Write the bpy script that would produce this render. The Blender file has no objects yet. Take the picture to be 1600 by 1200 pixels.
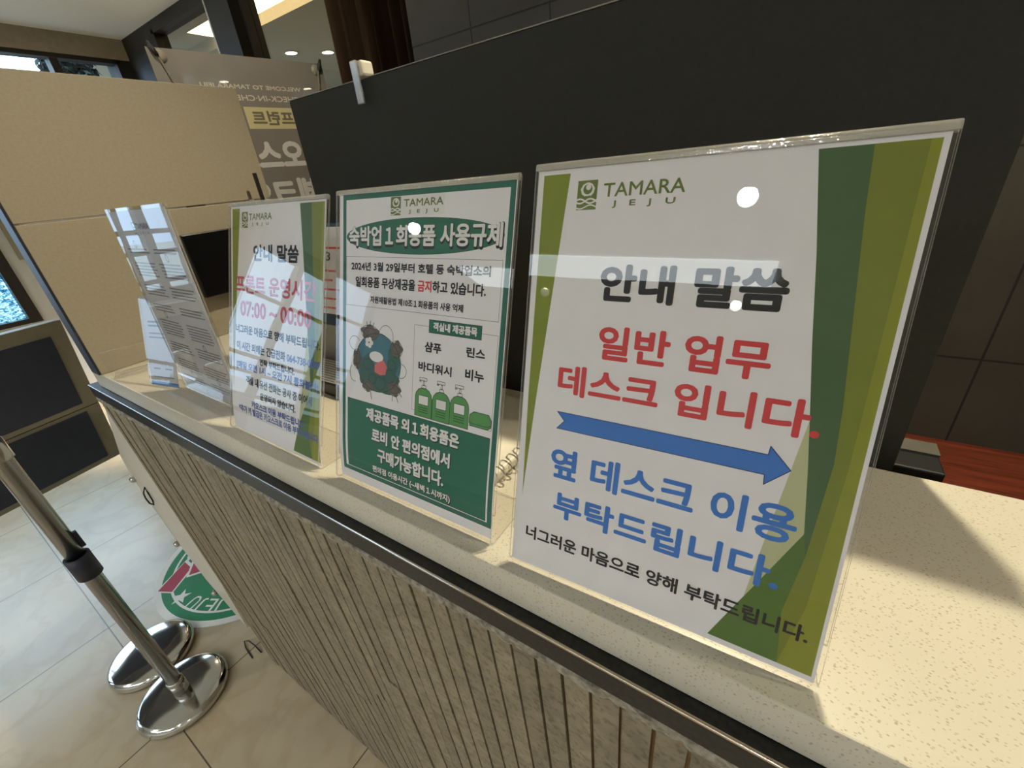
import bpy, bmesh, math, random
from mathutils import Vector, Matrix
from mathutils.geometry import tessellate_polygon
from math import sin, cos, pi, radians

S = bpy.context.scene
COL = S.collection
random.seed(4)
K = 1.133                       # height of the counter top above the floor

# ------------------------------------------------------------------ camera
cam = bpy.data.cameras.new('camera')
cam.sensor_width = 36.0
cam.lens = 656.786 / 1600 * 36
cam.clip_start = 0.01
cam.clip_end = 200
co = bpy.data.objects.new('camera', cam)
COL.objects.link(co)
RC = ((0.838788, 0.536646, -0.091898), (0.173754, -0.423806, -0.888931), (-0.515988, 0.729657, -0.448728))
right, down, fwd = [Vector(r) for r in RC]
co.matrix_world = Matrix(((right.x, -down.x, -fwd.x, 0.0), (right.y, -down.y, -fwd.y, 0.0),
                          (right.z, -down.z, -fwd.z, 0.2898 + K), (0, 0, 0, 1)))
S.camera = co

# ------------------------------------------------------------------ world, exposure
S.view_settings.view_transform = 'Standard'
S.view_settings.look = 'None'
S.view_settings.gamma = 1
S.view_settings.exposure = 0.5
S.view_settings.use_curve_mapping = False
S.cycles.transparent_max_bounces = 32
S.cycles.max_bounces = 14
S.cycles.diffuse_bounces = 5
S.cycles.glossy_bounces = 6
S.cycles.transmission_bounces = 10
S.cycles.sample_clamp_indirect = 4.0
S.cycles.use_denoising = True
S.cycles.caustics_reflective = False
S.cycles.caustics_refractive = False
w = bpy.data.worlds.new('sky')
S.world = w
w.use_nodes = True
nt = w.node_tree
nt.nodes.clear()
wo = nt.nodes.new('ShaderNodeOutputWorld')
wb = nt.nodes.new('ShaderNodeBackground')
tc = nt.nodes.new('ShaderNodeTexCoord')
sx = nt.nodes.new('ShaderNodeSeparateXYZ')
cr = nt.nodes.new('ShaderNodeValToRGB')
nt.links.new(tc.outputs['Generated'], sx.inputs[0])
nt.links.new(sx.outputs['Z'], cr.inputs[0])
cr.color_ramp.elements[0].position = 0.0
cr.color_ramp.elements[0].color = (0.25, 0.36, 0.52, 1)
cr.color_ramp.elements[1].position = 0.42
cr.color_ramp.elements[1].color = (0.60, 0.80, 1.0, 1)
nt.links.new(cr.outputs[0], wb.inputs['Color'])
wb.inputs['Strength'].default_value = 6.0
nt.links.new(wb.outputs[0], wo.inputs['Surface'])


# ------------------------------------------------------------------ helpers
def lin(c):
    def f(x):
        x /= 255.0
        return x / 12.92 if x <= 0.04045 else ((x + 0.055) / 1.055) ** 2.4
    return (f(c[0]), f(c[1]), f(c[2]), 1.0)


MATS = {}


def mat(name, rgb, rough=0.5, metal=0.0, var=0.08, scale=30.0, bump=0.0, spec=0.5, coat=0.0, stretch=None, emit=None, strength=0):
    if name in MATS:
        return MATS[name]
    m = bpy.data.materials.new(name)
    m.use_nodes = True
    n = m.node_tree.nodes
    l = m.node_tree.links
    b = n['Principled BSDF']
    c = lin(rgb)
    b.inputs['Roughness'].default_value = rough
    b.inputs['Metallic'].default_value = metal
    b.inputs['Specular IOR Level'].default_value = spec
    b.inputs['Coat Weight'].default_value = coat
    b.inputs['Coat Roughness'].default_value = 0.05
    t = n.new('ShaderNodeTexCoord')
    no = n.new('ShaderNodeTexNoise')
    no.inputs['Scale'].default_value = scale
    no.inputs['Detail'].default_value = 5
    if stretch:
        mp = n.new('ShaderNodeMapping')
        mp.inputs['Scale'].default_value = stretch
        l.new(t.outputs['Object'], mp.inputs[0])
        l.new(mp.outputs[0], no.inputs['Vector'])
    else:
        l.new(t.outputs['Object'], no.inputs['Vector'])
    r = n.new('ShaderNodeValToRGB')
    r.color_ramp.elements[0].position = 0.3
    r.color_ramp.elements[1].position = 0.7
    r.color_ramp.elements[0].color = tuple(x * (1 - var) for x in c[:3]) + (1,)
    r.color_ramp.elements[1].color = tuple(min(1, x * (1 + var)) for x in c[:3]) + (1,)
    l.new(no.outputs['Fac'], r.inputs[0])
    l.new(r.outputs[0], b.inputs['Base Color'])
    if bump:
        bp = n.new('ShaderNodeBump')
        bp.inputs['Strength'].default_value = bump
        bp.inputs['Distance'].default_value = 0.002
        l.new(no.outputs['Fac'], bp.inputs['Height'])
        l.new(bp.outputs[0], b.inputs['Normal'])
    if emit:
        b.inputs['Emission Color'].default_value = lin(emit)
        b.inputs['Emission Strength'].default_value = strength
    MATS[name] = m
    return m


def glass_mat(name, tint=(1, 1, 1), refl=1.0, rough=0.0, edge=0.0, ior=1.49):
    """clear sheet: Fresnel mix of a straight-through and a mirror part; outer faces only reflect"""
    m = bpy.data.materials.new(name)
    m.use_nodes = True
    n = m.node_tree.nodes
    l = m.node_tree.links
    n.clear()
    out = n.new('ShaderNodeOutputMaterial')
    tr = n.new('ShaderNodeBsdfTransparent')
    tr.inputs[0].default_value = (*tint, 1)
    gl = n.new('ShaderNodeBsdfGlossy')
    gl.inputs['Roughness'].default_value = rough
    fr = n.new('ShaderNodeFresnel')
    fr.inputs['IOR'].default_value = ior
    ge = n.new('ShaderNodeNewGeometry')
    inv = n.new('ShaderNodeMath')
    inv.operation = 'SUBTRACT'
    inv.inputs[0].default_value = 1.0
    l.new(ge.outputs['Backfacing'], inv.inputs[1])
    mu = n.new('ShaderNodeMath')
    mu.operation = 'MULTIPLY'
    l.new(fr.outputs[0], mu.inputs[0])
    l.new(inv.outputs[0], mu.inputs[1])
    mu2 = n.new('ShaderNodeMath')
    mu2.operation = 'MULTIPLY_ADD'
    l.new(mu.outputs[0], mu2.inputs[0])
    mu2.inputs[1].default_value = refl
    mu2.inputs[2].default_value = edge
    mx = n.new('ShaderNodeMixShader')
    l.new(mu2.outputs[0], mx.inputs[0])
    l.new(tr.outputs[0], mx.inputs[1])
    l.new(gl.outputs[0], mx.inputs[2])
    no = n.new('ShaderNodeTexNoise')
    no.inputs['Scale'].default_value = 9.0
    no.inputs['Detail'].default_value = 0.0
    bp = n.new('ShaderNodeBump')
    bp.inputs['Strength'].default_value = 0.012
    bp.inputs['Distance'].default_value = 0.002
    l.new(no.outputs['Fac'], bp.inputs['Height'])
    l.new(bp.outputs[0], gl.inputs['Normal'])
    l.new(mx.outputs[0], out.inputs[0])
    MATS[name] = m
    return m


def link(name, me, parent=None, label=None, cat=None, group=None, kind=None, loc=None, rot=None):
    o = bpy.data.objects.new(name, me)
    COL.objects.link(o)
    if parent is not None:
        o.parent = parent
    if loc is not None:
        o.location = loc
    if rot is not None:
        o.rotation_euler = rot
    for k, v in (('label', label), ('category', cat), ('group', group), ('kind', kind)):
        if v:
            o[k] = v
    return o


def empty(name, label, cat, loc=(0, 0, 0), rot=(0, 0, 0), group=None):
    o = link(name, None, None, label, cat, group, None, loc, rot)
    o.empty_display_size = 0.05
    return o


def obj(name, bm, m, parent=None, smooth=False, **kw):
    me = bpy.data.meshes.new(name)
    bmesh.ops.recalc_face_normals(bm, faces=bm.faces[:])
    if smooth:
        for f in bm.faces:
            f.smooth = True
    bm.to_mesh(me)
    bm.free()
    for x in (m if isinstance(m, (list, tuple)) else [m]):
        me.materials.append(x)
    o = link(name, me, parent, **kw)
    return o


def box(bm, a, b, mi=0):
    (x0, y0, z0), (x1, y1, z1) = a, b
    v = [bm.verts.new(p) for p in ((x0, y0, z0), (x1, y0, z0), (x1, y1, z0), (x0, y1, z0),
                                   (x0, y0, z1), (x1, y0, z1), (x1, y1, z1), (x0, y1, z1))]
    fs = [bm.faces.new([v[i] for i in q]) for q in ((3, 2, 1, 0), (4, 5, 6, 7), (0, 1, 5, 4), (1, 2, 6, 5), (2, 3, 7, 6), (3, 0, 4, 7))]
    for f in fs:
        f.material_index = mi
    return fs


def boxes(*abs_):
    bm = bmesh.new()
    for a, b in abs_:
        box(bm, a, b)
    return bm


def bevel(bm, r, seg=2):
    bmesh.ops.bevel(bm, geom=bm.edges[:], offset=r, segments=seg, affect='EDGES', profile=0.5)
    return bm


def lathe(bm, prof, c=(0, 0, 0), n=40, mi=0):
    rings = []
    for r, z in prof:
        if r < 1e-6:
            rings.append([bm.verts.new((c[0], c[1], c[2] + z))])
        else:
            rings.append([bm.verts.new((c[0] + r * cos(2 * pi * i / n), c[1] + r * sin(2 * pi * i / n), c[2] + z)) for i in range(n)])
    for A, B in zip(rings, rings[1:]):
        for i in range(n):
            j = (i + 1) % n
            if len(A) == 1 and len(B) == 1:
                continue
            if len(A) == 1:
                f = bm.faces.new((A[0], B[i], B[j]))
            elif len(B) == 1:
                f = bm.faces.new((A[i], A[j], B[0]))
            else:
                f = bm.faces.new((A[i], A[j], B[j], B[i]))
            f.material_index = mi
    return bm


def tube(bm, pts, r, n=10, closed=False):
    pts = [Vector(p) for p in pts]
    rings = []
    N = len(pts)
    up = Vector((0.13, 0.21, 0.97))
    for i, p in enumerate(pts):
        if closed:
            t = pts[(i + 1) % N] - pts[i - 1]
        else:
            t = pts[min(i + 1, N - 1)] - pts[max(i - 1, 0)]
        t.normalize()
        a = t.cross(up)
        if a.length < 1e-3:
            a = t.cross(Vector((1, 0, 0)))
        a.normalize()
        b = t.cross(a)
        rings.append([bm.verts.new(p + a * r * cos(2 * pi * k / n) + b * r * sin(2 * pi * k / n)) for k in range(n)])
    M = N if closed else N - 1
    for i in range(M):
        A, B = rings[i], rings[(i + 1) % N]
        for k in range(n):
            bm.faces.new((A[k], A[(k + 1) % n], B[(k + 1) % n], B[k]))
    if not closed:
        bm.faces.new(rings[0])
        bm.faces.new(rings[-1][::-1])
    return bm


def prism(bm, pts, f, d0, d1, mi=0):
    """closed outline pts (2D) mapped by f(a, b, d) and extruded between d0 and d1"""
    A = [bm.verts.new(f(a, b, d0)) for a, b in pts]
    B = [bm.verts.new(f(a, b, d1)) for a, b in pts]
    fs = [bm.faces.new(A), bm.faces.new(B[::-1])]
    n = len(pts)
    for i in range(n):
        fs.append(bm.faces.new((A[i], B[i], B[(i + 1) % n], A[(i + 1) % n])))
    for q in fs:
        q.material_index = mi
    return fs


# ------------------------------------------------------------------ print helpers (flat ink on a sheet, millimetres)
_gl = {}


def glyphs(text, spans=()):
    """triangles of a line of text, normalised to its own bounding box"""
    key = (text, tuple(spans))
    if key in _gl:
        return _gl[key]
    c = bpy.data.curves.new('line', 'FONT')
    c.body = text
    c.resolution_u = 3
    o = bpy.data.objects.new('line', c)
    COL.objects.link(o)
    if spans:
        d = bpy.data.materials.get('ink_dummy') or bpy.data.materials.new('ink_dummy')
        for _ in range(2):
            c.materials.append(d)
        for a, b in spans:
            for i in range(a, b):
                c.body_format[i].material_index = 1
    me = bpy.data.meshes.new_from_object(o.evaluated_get(bpy.context.evaluated_depsgraph_get()))
    bpy.data.objects.remove(o)
    bpy.data.curves.remove(c)
    xs = [v.co.x for v in me.vertices]
    ys = [v.co.y for v in me.vertices]
    x0, x1, y0, y1 = min(xs), max(xs), min(ys), max(ys)
    V = [((v.co.x - x0) / (x1 - x0), (v.co.y - y0) / (y1 - y0)) for v in me.vertices]
    F = [(tuple(p.vertices), p.material_index) for p in me.polygons]
    bpy.data.meshes.remove(me)
    _gl[key] = (V, F)
    return _gl[key]


class Page:
    """a printed sheet: paper and inks as one mesh, (u, v) in millimetres"""

    def __init__(self):
        self.bm = bmesh.new()
        self.mats = []

    def mi(self, m):
        if m not in self.mats:
            self.mats.append(m)
        return self.mats.index(m)

    def poly(self, pts, m, layer=1):
        i = self.mi(m)
        tri = tessellate_polygon([[Vector((a, b, 0)) for a, b in pts]])
        vs = [self.bm.verts.new((a, b, layer * 0.05)) for a, b in pts]
        for t in tri:
            try:
                f = self.bm.faces.new([vs[k] for k in t])
                f.material_index = i
            except ValueError:
                pass

    def rect(self, u0, v0, u1, v1, m, layer=1):
        self.poly([(u0, v0), (u1, v0), (u1, v1), (u0, v1)], m, layer)

    def ell(self, cx, cy, rx, ry, m, layer=1, n=40, wob=0.0, ph=0.0):
        self.poly([(cx + rx * (1 + wob * sin(5 * t + ph)) * cos(t), cy + ry * (1 + wob * sin(5 * t + ph)) * sin(t))
                   for t in (2 * pi * i / n for i in range(n))], m, layer)

    def stroke(self, pts, wd, m, layer=1, closed=False):
        n = len(pts)
        for i in range(n if closed else n - 1):
            a = Vector(pts[i])
            b = Vector(pts[(i + 1) % n])
            d = b - a
            if d.length < 1e-6:
                continue
            d.normalize()
            q = Vector((-d.y, d.x)) * wd / 2
            e = d * wd * 0.35
            self.poly([tuple(a - e + q), tuple(b + e + q), tuple(b + e - q), tuple(a - e - q)], m, layer + 0.02 * (i % 3))

    def ellstroke(self, cx, cy, rx, ry, wd, m, layer=1, n=40, t0=0, t1=2 * pi):
        self.stroke([(cx + rx * cos(t0 + (t1 - t0) * i / n), cy + ry * sin(t0 + (t1 - t0) * i / n)) for i in range(n + 1)], wd, m, layer)

    def frame(self, u0, v0, u1, v1, wd, m, layer=1):
        self.rect(u0, v0, u1, v0 + wd, m, layer)
        self.rect(u0, v1 - wd, u1, v1, m, layer)
        self.rect(u0, v0, u0 + wd, v1, m, layer + 0.05)
        self.rect(u1 - wd, v0, u1, v1, m, layer + 0.05)

    def text(self, s, u0, u1, v0, v1, m, bold=0.0, layer=4, spans=(), m2=None, mirror=False, shear=0.0):
        V, F = glyphs(s, spans)
        ia = self.mi(m)
        ib = self.mi(m2) if m2 else ia
        off = [(0, 0)]
        if bold > 0:
            k = 8 if bold > 0.25 else 4
            off += [(bold * cos(2 * pi * j / k), bold * sin(2 * pi * j / k)) for j in range(k)]
        u0 += bold
        u1 -= bold
        v0 += bold
        v1 -= bold
        for j, (dx, dy) in enumerate(off):
            z = (layer + j * 0.06) * 0.05
            vs = []
            for a, b in V:
                if mirror:
                    a = 1 - a
                vs.append(self.bm.verts.new((u0 + (u1 - u0) * a + dx, v0 + (v1 - v0) * b + dy + shear * (a - .5), z)))
            for f, mm in F:
                try:
                    q = self.bm.faces.new([vs[k] for k in f])
                    q.material_index = ib if mm else ia
                except ValueError:
                    pass

    def build(self, name, parent, curl=0.0, thick=0.15, lift=0.0, cuts=()):
        bm = self.bm
        if curl:
            for v in (8, 16, 24, 32, 42, 54):
                bmesh.ops.bisect_plane(bm, geom=bm.verts[:] + bm.edges[:] + bm.faces[:], plane_co=(0, v, 0), plane_no=(0, 1, 0))
        for v in bm.verts:
            u, t, d = v.co
            back = 0.0
            if curl:
                back = curl * max(0.0, (60 - t) / 60) ** 2
            v.co = Vector((u / 1000, -(d + lift) / 1000 + back / 1000, t / 1000))
        # ink faces look towards -y
        for f in bm.faces:
            f.normal_update()
            if f.normal.y > 0.2 and not f.tag:
                f.normal_flip()
        me = bpy.data.meshes.new(name)
        bm.to_mesh(me)
        bm.free()
        for m in self.mats:
            me.materials.append(m)
        return link(name, me, parent)


def ink(name, rgb):
    return mat('ink_' + name, rgb, 0.55, var=0.03, scale=60, spec=0.3)


def paper_sheet(pg, u0, v0, u1, v1, m, n=1):
    i = pg.mi(m)
    vs = box(pg.bm, (u0, v0, -0.15), (u1, v1, 0.0), i)


# ------------------------------------------------------------------ materials
def stone_slat_mat():
    m = mat('travertine', (140, 128, 105), 0.8, var=0.2, scale=46, bump=0.4, stretch=(1, 1, .9))
    n = m.node_tree.nodes
    l = m.node_tree.links
    b = n['Principled BSDF']
    ge = n.new('ShaderNodeNewGeometry')
    mr = n.new('ShaderNodeMapRange')
    mr.inputs['To Min'].default_value = 0.88
    mr.inputs['To Max'].default_value = 1.08
    l.new(ge.outputs['Random Per Island'], mr.inputs['Value'])
    mx = n.new('ShaderNodeMix')
    mx.data_type = 'RGBA'
    mx.blend_type = 'MULTIPLY'
    mx.inputs['Factor'].default_value = 1
    src = b.inputs['Base Color'].links[0].from_socket
    # fine pits
    t = n.new('ShaderNodeTexCoord')
    no = n.new('ShaderNodeTexNoise')
    no.inputs['Scale'].default_value = 160
    no.inputs['Detail'].default_value = 4
    l.new(t.outputs['Object'], no.inputs['Vector'])
    rp = n.new('ShaderNodeValToRGB')
    rp.color_ramp.elements[0].position = 0.33
    rp.color_ramp.elements[0].color = (.66, .63, .58, 1)
    rp.color_ramp.elements[1].position = 0.5
    rp.color_ramp.elements[1].color = (1, 1, 1, 1)
    l.new(no.outputs['Fac'], rp.inputs[0])
    m2 = n.new('ShaderNodeMix')
    m2.data_type = 'RGBA'
    m2.blend_type = 'MULTIPLY'
    m2.inputs['Factor'].default_value = 1
    l.new(src, m2.inputs['A'])
    l.new(rp.outputs[0], m2.inputs['B'])
    l.new(m2.outputs['Result'], mx.inputs['A'])
    l.new(mr.outputs[0], mx.inputs['B'])
    l.new(mx.outputs['Result'], b.inputs['Base Color'])
    return m


def quartz_mat():
    m = mat('quartz', (208, 200, 182), 0.3, var=0.03, scale=8)
    n = m.node_tree.nodes
    l = m.node_tree.links
    b = n['Principled BSDF']
    t = n.new('ShaderNodeTexCoord')
    mp = n.new('ShaderNodeMapping')
    mp.inputs['Rotation'].default_value = (0, 0, .5)
    mp.inputs['Scale'].default_value = (1, 1.5, 1)
    l.new(t.outputs['Object'], mp.inputs[0])
    src = b.inputs['Base Color'].links[0].from_socket
    cur = src
    for sc, th, colr in ((400, 0.24, (.50, .43, .30, 1)), (270, 0.17, (.42, .36, .25, 1))):
        vo = n.new('ShaderNodeTexVoronoi')
        vo.inputs['Scale'].default_value = sc
        l.new(mp.outputs[0], vo.inputs['Vector'])
        rp = n.new('ShaderNodeValToRGB')
        rp.color_ramp.elements[0].position = th
        rp.color_ramp.elements[0].color = (1, 1, 1, 1)
        rp.color_ramp.elements[1].position = th + 0.10
        rp.color_ramp.elements[1].color = (0, 0, 0, 1)
        l.new(vo.outputs['Distance'], rp.inputs[0])
        # only some of the cells carry a fleck
        sp = n.new('ShaderNodeSeparateColor')
        l.new(vo.outputs['Color'], sp.inputs[0])
        gt = n.new('ShaderNodeMath')
        gt.operation = 'GREATER_THAN'
        gt.inputs[1].default_value = 0.5
        l.new(sp.outputs[0], gt.inputs[0])
        mu = n.new('ShaderNodeMath')
        mu.operation = 'MULTIPLY'
        l.new(rp.outputs[0], mu.inputs[0])
        l.new(gt.outputs[0], mu.inputs[1])
        mx = n.new('ShaderNodeMix')
        mx.data_type = 'RGBA'
        l.new(mu.outputs[0], mx.inputs['Factor'])
        l.new(cur, mx.inputs['A'])
        mx.inputs['B'].default_value = colr
        cur = mx.outputs['Result']
    l.new(cur, b.inputs['Base Color'])
    return m


def tile_mat(name, rgb, px, py, ox, oy, gap, grout, rough, axes='XY', var=0.1, coat=0.0, vein=(0.75, 0.66, 0.5)):
    """square tiles with thin grout lines, from object coordinates"""
    m = mat(name, rgb, rough, var=var, scale=3.0, coat=coat)
    n = m.node_tree.nodes
    l = m.node_tree.links
    b = n['Principled BSDF']
    t = n.new('ShaderNodeTexCoord')
    s = n.new('ShaderNodeSeparateXYZ')
    l.new(t.outputs['Object'], s.inputs[0])
    facs = []
    for ax, p, o in ((axes[0], px, ox), (axes[1], py, oy)):
        a = n.new('ShaderNodeMath')
        a.operation = 'SUBTRACT'
        l.new(s.outputs[ax], a.inputs[0])
        a.inputs[1].default_value = o
        d = n.new('ShaderNodeMath')
        d.operation = 'PINGPONG'
        l.new(a.outputs[0], d.inputs[0])
        d.inputs[1].default_value = p / 2
        e = n.new('ShaderNodeMath')
        e.operation = 'LESS_THAN'
        l.new(d.outputs[0], e.inputs[0])
        e.inputs[1].default_value = gap
        facs.append(e)
    mxm = n.new('ShaderNodeMath')
    mxm.operation = 'MAXIMUM'
    l.new(facs[0].outputs[0], mxm.inputs[0])
    l.new(facs[1].outputs[0], mxm.inputs[1])
    src = b.inputs['Base Color'].links[0].from_socket
    # veins and blotches
    no = n.new('ShaderNodeTexNoise')
    no.inputs['Scale'].default_value = 5.0
    no.inputs['Detail'].default_value = 9
    no.inputs['Distortion'].default_value = .35
    l.new(t.outputs['Object'], no.inputs['Vector'])
    rp = n.new('ShaderNodeValToRGB')
    e = rp.color_ramp.elements
    e[0].position = 0.44
    e[0].color = (1, 1, 1, 1)
    e[1].position = 0.56
    e[1].color = (1, 1, 1, 1)
    k = rp.color_ramp.elements.new(0.5)
    k.color = (*vein, 1)
    l.new(no.outputs['Fac'], rp.inputs[0])
    mv = n.new('ShaderNodeMix')
    mv.data_type = 'RGBA'
    mv.blend_type = 'MULTIPLY'
    mv.inputs['Factor'].default_value = 0.28
    l.new(src, mv.inputs['A'])
    l.new(rp.outputs[0], mv.inputs['B'])
    mx = n.new('ShaderNodeMix')
    mx.data_type = 'RGBA'
    l.new(mxm.outputs[0], mx.inputs['Factor'])
    l.new(mv.outputs['Result'], mx.inputs['A'])
    mx.inputs['B'].default_value = lin(grout)
    l.new(mx.outputs['Result'], b.inputs['Base Color'])
    return m


def wood_mat(name, rgb):
    return mat(name, rgb, 0.4, var=0.45, scale=14, stretch=(.6, 9, 9))


def granite_mat():
    m = mat('granite', (30, 29, 26), 0.4, var=0.75, scale=240)
    return m


M_acr = glass_mat('clear_acrylic', (.985, .985, .985), 1.0)


def edge_mat():
    m = bpy.data.materials.new('acrylic_cut_edge')
    m.use_nodes = True
    n = m.node_tree.nodes
    l = m.node_tree.links
    n.clear()
    out = n.new('ShaderNodeOutputMaterial')
    tr = n.new('ShaderNodeBsdfTransparent')
    tr.inputs[0].default_value = (.9, .9, .88, 1)
    gl = n.new('ShaderNodeBsdfGlossy')
    gl.inputs['Roughness'].default_value = .12
    no = n.new('ShaderNodeTexNoise')
    no.inputs['Scale'].default_value = 90
    bp = n.new('ShaderNodeBump')
    bp.inputs['Strength'].default_value = .25
    bp.inputs['Distance'].default_value = .001
    l.new(no.outputs['Fac'], bp.inputs['Height'])
    l.new(bp.outputs[0], gl.inputs['Normal'])
    df = n.new('ShaderNodeBsdfTranslucent')
    df.inputs[0].default_value = (.8, .79, .74, 1)
    d2 = n.new('ShaderNodeBsdfDiffuse')
    d2.inputs[0].default_value = (.7, .69, .65, 1)
    a = n.new('ShaderNodeMixShader')
    a.inputs[0].default_value = .5
    l.new(df.outputs[0], a.inputs[1])
    l.new(d2.outputs[0], a.inputs[2])
    b = n.new('ShaderNodeMixShader')
    b.inputs[0].default_value = .5
    l.new(a.outputs[0], b.inputs[1])
    l.new(gl.outputs[0], b.inputs[2])
    c = n.new('ShaderNodeMixShader')
    c.inputs[0].default_value = .5
    l.new(tr.outputs[0], c.inputs[1])
    l.new(b.outputs[0], c.inputs[2])
    l.new(c.outputs[0], out.inputs[0])
    return m


M_acre = edge_mat()
M_glass = glass_mat('window_glass', (.93, .95, .95), 1.0)
M_part = glass_mat('partition_glass', (.86, .86, .84), 1.0)
M_paper = mat('paper', (243, 239, 238), 0.55, var=0.02, scale=40, spec=0.3)
M_black = mat('black_metal', (28, 27, 25), 0.4, metal=0.0, var=0.1)
M_dkframe = mat('dark_frame', (38, 34, 29), 0.55, var=0.12, scale=10)
M_chrome = mat('chrome', (205, 203, 200), 0.07, metal=1.0, var=0.02, scale=12)
M_bronze = mat('bronze_trim', (196, 182, 164), 0.16, metal=1.0, var=0.05)
M_brushed = mat('brushed_steel', (196, 194, 190), 0.2, metal=1.0, var=0.05, scale=40, stretch=(1, 1, .1))
M_quartz = quartz_mat()
M_slat = stone_slat_mat()
M_granite = granite_mat()
M_granite.node_tree.nodes['Principled BSDF'].inputs['Specular IOR Level'].default_value = .38
M_rough = mat('rough_granite', (146, 138, 122), 0.85, var=0.5, scale=150, bump=1.0)
M_groove = mat('groove', (150, 118, 78), 0.8, var=0.2, scale=40)
M_white = mat('white_board', (214, 208, 194), 0.45, var=0.03)
M_wallw = mat('white_wall_paint', (206, 206, 204), 0.6, var=0.02)
M_beige = mat('beige_laminate', (152, 142, 122), 0.5, var=0.06, scale=220)
M_navy = mat('navy_edge', (24, 27, 40), 0.5)
M_char = mat('charcoal_board', (48, 47, 42), 0.65, var=0.08, scale=180, spec=.2)
M_curt = mat('brown_velvet', (74, 58, 43), 0.95, var=0.3, spec=.1, scale=18, stretch=(1, 1, .05))
M_red = wood_mat('mahogany', (104, 46, 28))
M_floor = tile_mat('marble_tile', (186, 170, 142), .5995, .6, -1.382, -.05, .0018, (92, 80, 62), 0.27, var=0.09, coat=0.0)
M_stone = tile_mat('dark_stone_tile', (70, 66, 56), .262, .43, .389, .676 + K, .0022, (30, 28, 24), 0.7, axes='XZ', var=0.25)
M_ceil = mat('ceiling_paint', (236, 240, 240), 0.8, var=0.02, scale=60)
M_warm = mat('lamp_glow', (255, 240, 210), 0.5, emit=(255, 228, 184), strength=26)

# ------------------------------------------------------------------ room shell
XL, YB, YF, XR, ZC = -4.83, 1.92, -5.0, 3.2, 1.5 + K


def struct(name, bm, m, **kw):
    return obj(name, bm, m, kind='structure', **kw)


struct('floor', boxes(((-5.0, -5.2, -.1), (3.4, 8.0, 0))), M_floor)
struct('ceiling', boxes(((-5.0, -5.2, ZC), (3.4, YB, ZC + .1))), M_ceil)
struct('ground', boxes(((-40, -30, -.25), (-5.0, 30, -.15)), ((-5.0, -30, -.25), (40, -5.2, -.15))), mat('pavement', (140, 138, 132), 0.9, var=0.15, scale=2))
# left wall: pier, sill and head around the entrance glazing and the clerestory
struct('wall_left', boxes(((XL - .17, -3.4, 0), (XL, .64, K - .40)),
                          ((XL - .17, YF, 0), (XL, -3.4, ZC)),
                          ((XL - .17, .64, 0), (XL, 1.829, 1.0 + K)), ((XL - .17, 1.829, 0), (XL, YB, .8 + K))), M_wallw)
struct('trim_1', boxes(((XL - .17, YF, 1.367 + K), (XL + .05, YB, ZC))), mat('taupe_beam', (150, 138, 118), 0.6))
# frames of the entrance glazing
bm = bmesh.new()
zs0, zs1 = K - .40, 1.367 + K
ys = [-3.37, -2.6, -2.0, -1.42, -.95, -.12, .605]
for y in ys:
    box(bm, (XL - .08, y - .032, zs0), (XL + .02, y + .035, zs1))
for z in (zs0, K - .005, .82 + K, zs1 - .05):
    box(bm, (XL - .07, -3.4, z), (XL + .015, .64, z + .035))
# the entrance leaves have extra rails and a stile
box(bm, (XL - .06, -3.4, zs0 + .035), (XL + .01, -.12, K - .30))
box(bm, (XL - .06, -3.4, K - .25), (XL + .01, -.12, K - .215))
box(bm, (XL - .06, -3.4, K + .165), (XL + .01, -.12, K + .205))
box(bm, (XL - .06, -1.175, zs0), (XL + .01, -1.145, .82 + K))
box(bm, (XL - .06, -.80, zs0), (XL + .01, -.775, .82 + K))
box(bm, (XL - .07, .64, 1.34 + K), (XL + .03, 1.86, 1.367 + K))
box(bm, (XL - .07, .64, 1.0 + K), (XL + .015, 1.86, 1.03 + K))
box(bm, (XL - .17, 1.83, .8 + K), (XL + .03, YB, 1.3665 + K))
for y in (1.45,):
    box(bm, (XL - .08, y - .025, 1.0 + K), (XL + .015, y + .025, 1.36 + K))
win = struct('window_1', bm, M_dkframe)


def ripple_mat():
    m = glass_mat('ripple_glass', (.62, .84, 1.0), 1.0, 0.05)
    n = m.node_tree.nodes
    l = m.node_tree.links
    n.clear()
    out = n.new('ShaderNodeOutputMaterial')
    b = n.new('ShaderNodeBsdfTransparent')
    t = n.new('ShaderNodeTexCoord')
    mp = n.new('ShaderNodeMapping')
    mp.inputs['Scale'].default_value = (1, 1, 2.2)
    l.new(t.outputs['Object'], mp.inputs[0])
    vo = n.new('ShaderNodeTexNoise')
    vo.inputs['Scale'].default_value = 42
    vo.inputs['Detail'].default_value = 1.5
    vo.inputs['Distortion'].default_value = 1.4
    l.new(mp.outputs[0], vo.inputs['Vector'])
    rp = n.new('ShaderNodeValToRGB')
    rp.color_ramp.elements[0].position = 0.38
    rp.color_ramp.elements[0].color = (.10, .28, .40, 1)
    rp.color_ramp.elements[1].position = 0.6
    rp.color_ramp.elements[1].color = (.85, 1.0, 1.0, 1)
    l.new(vo.outputs['Fac'], rp.inputs[0])
    l.new(rp.outputs[0], b.inputs[0])
    gl = n.new('ShaderNodeBsdfGlossy')
    gl.inputs['Roughness'].default_value = 0.1
    mx = n.new('ShaderNodeMixShader')
    mx.inputs[0].default_value = 0.06
    l.new(b.outputs[0], mx.inputs[1])
    l.new(gl.outputs[0], mx.inputs[2])
    l.new(mx.outputs[0], out.inputs[0])
    return m


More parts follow.
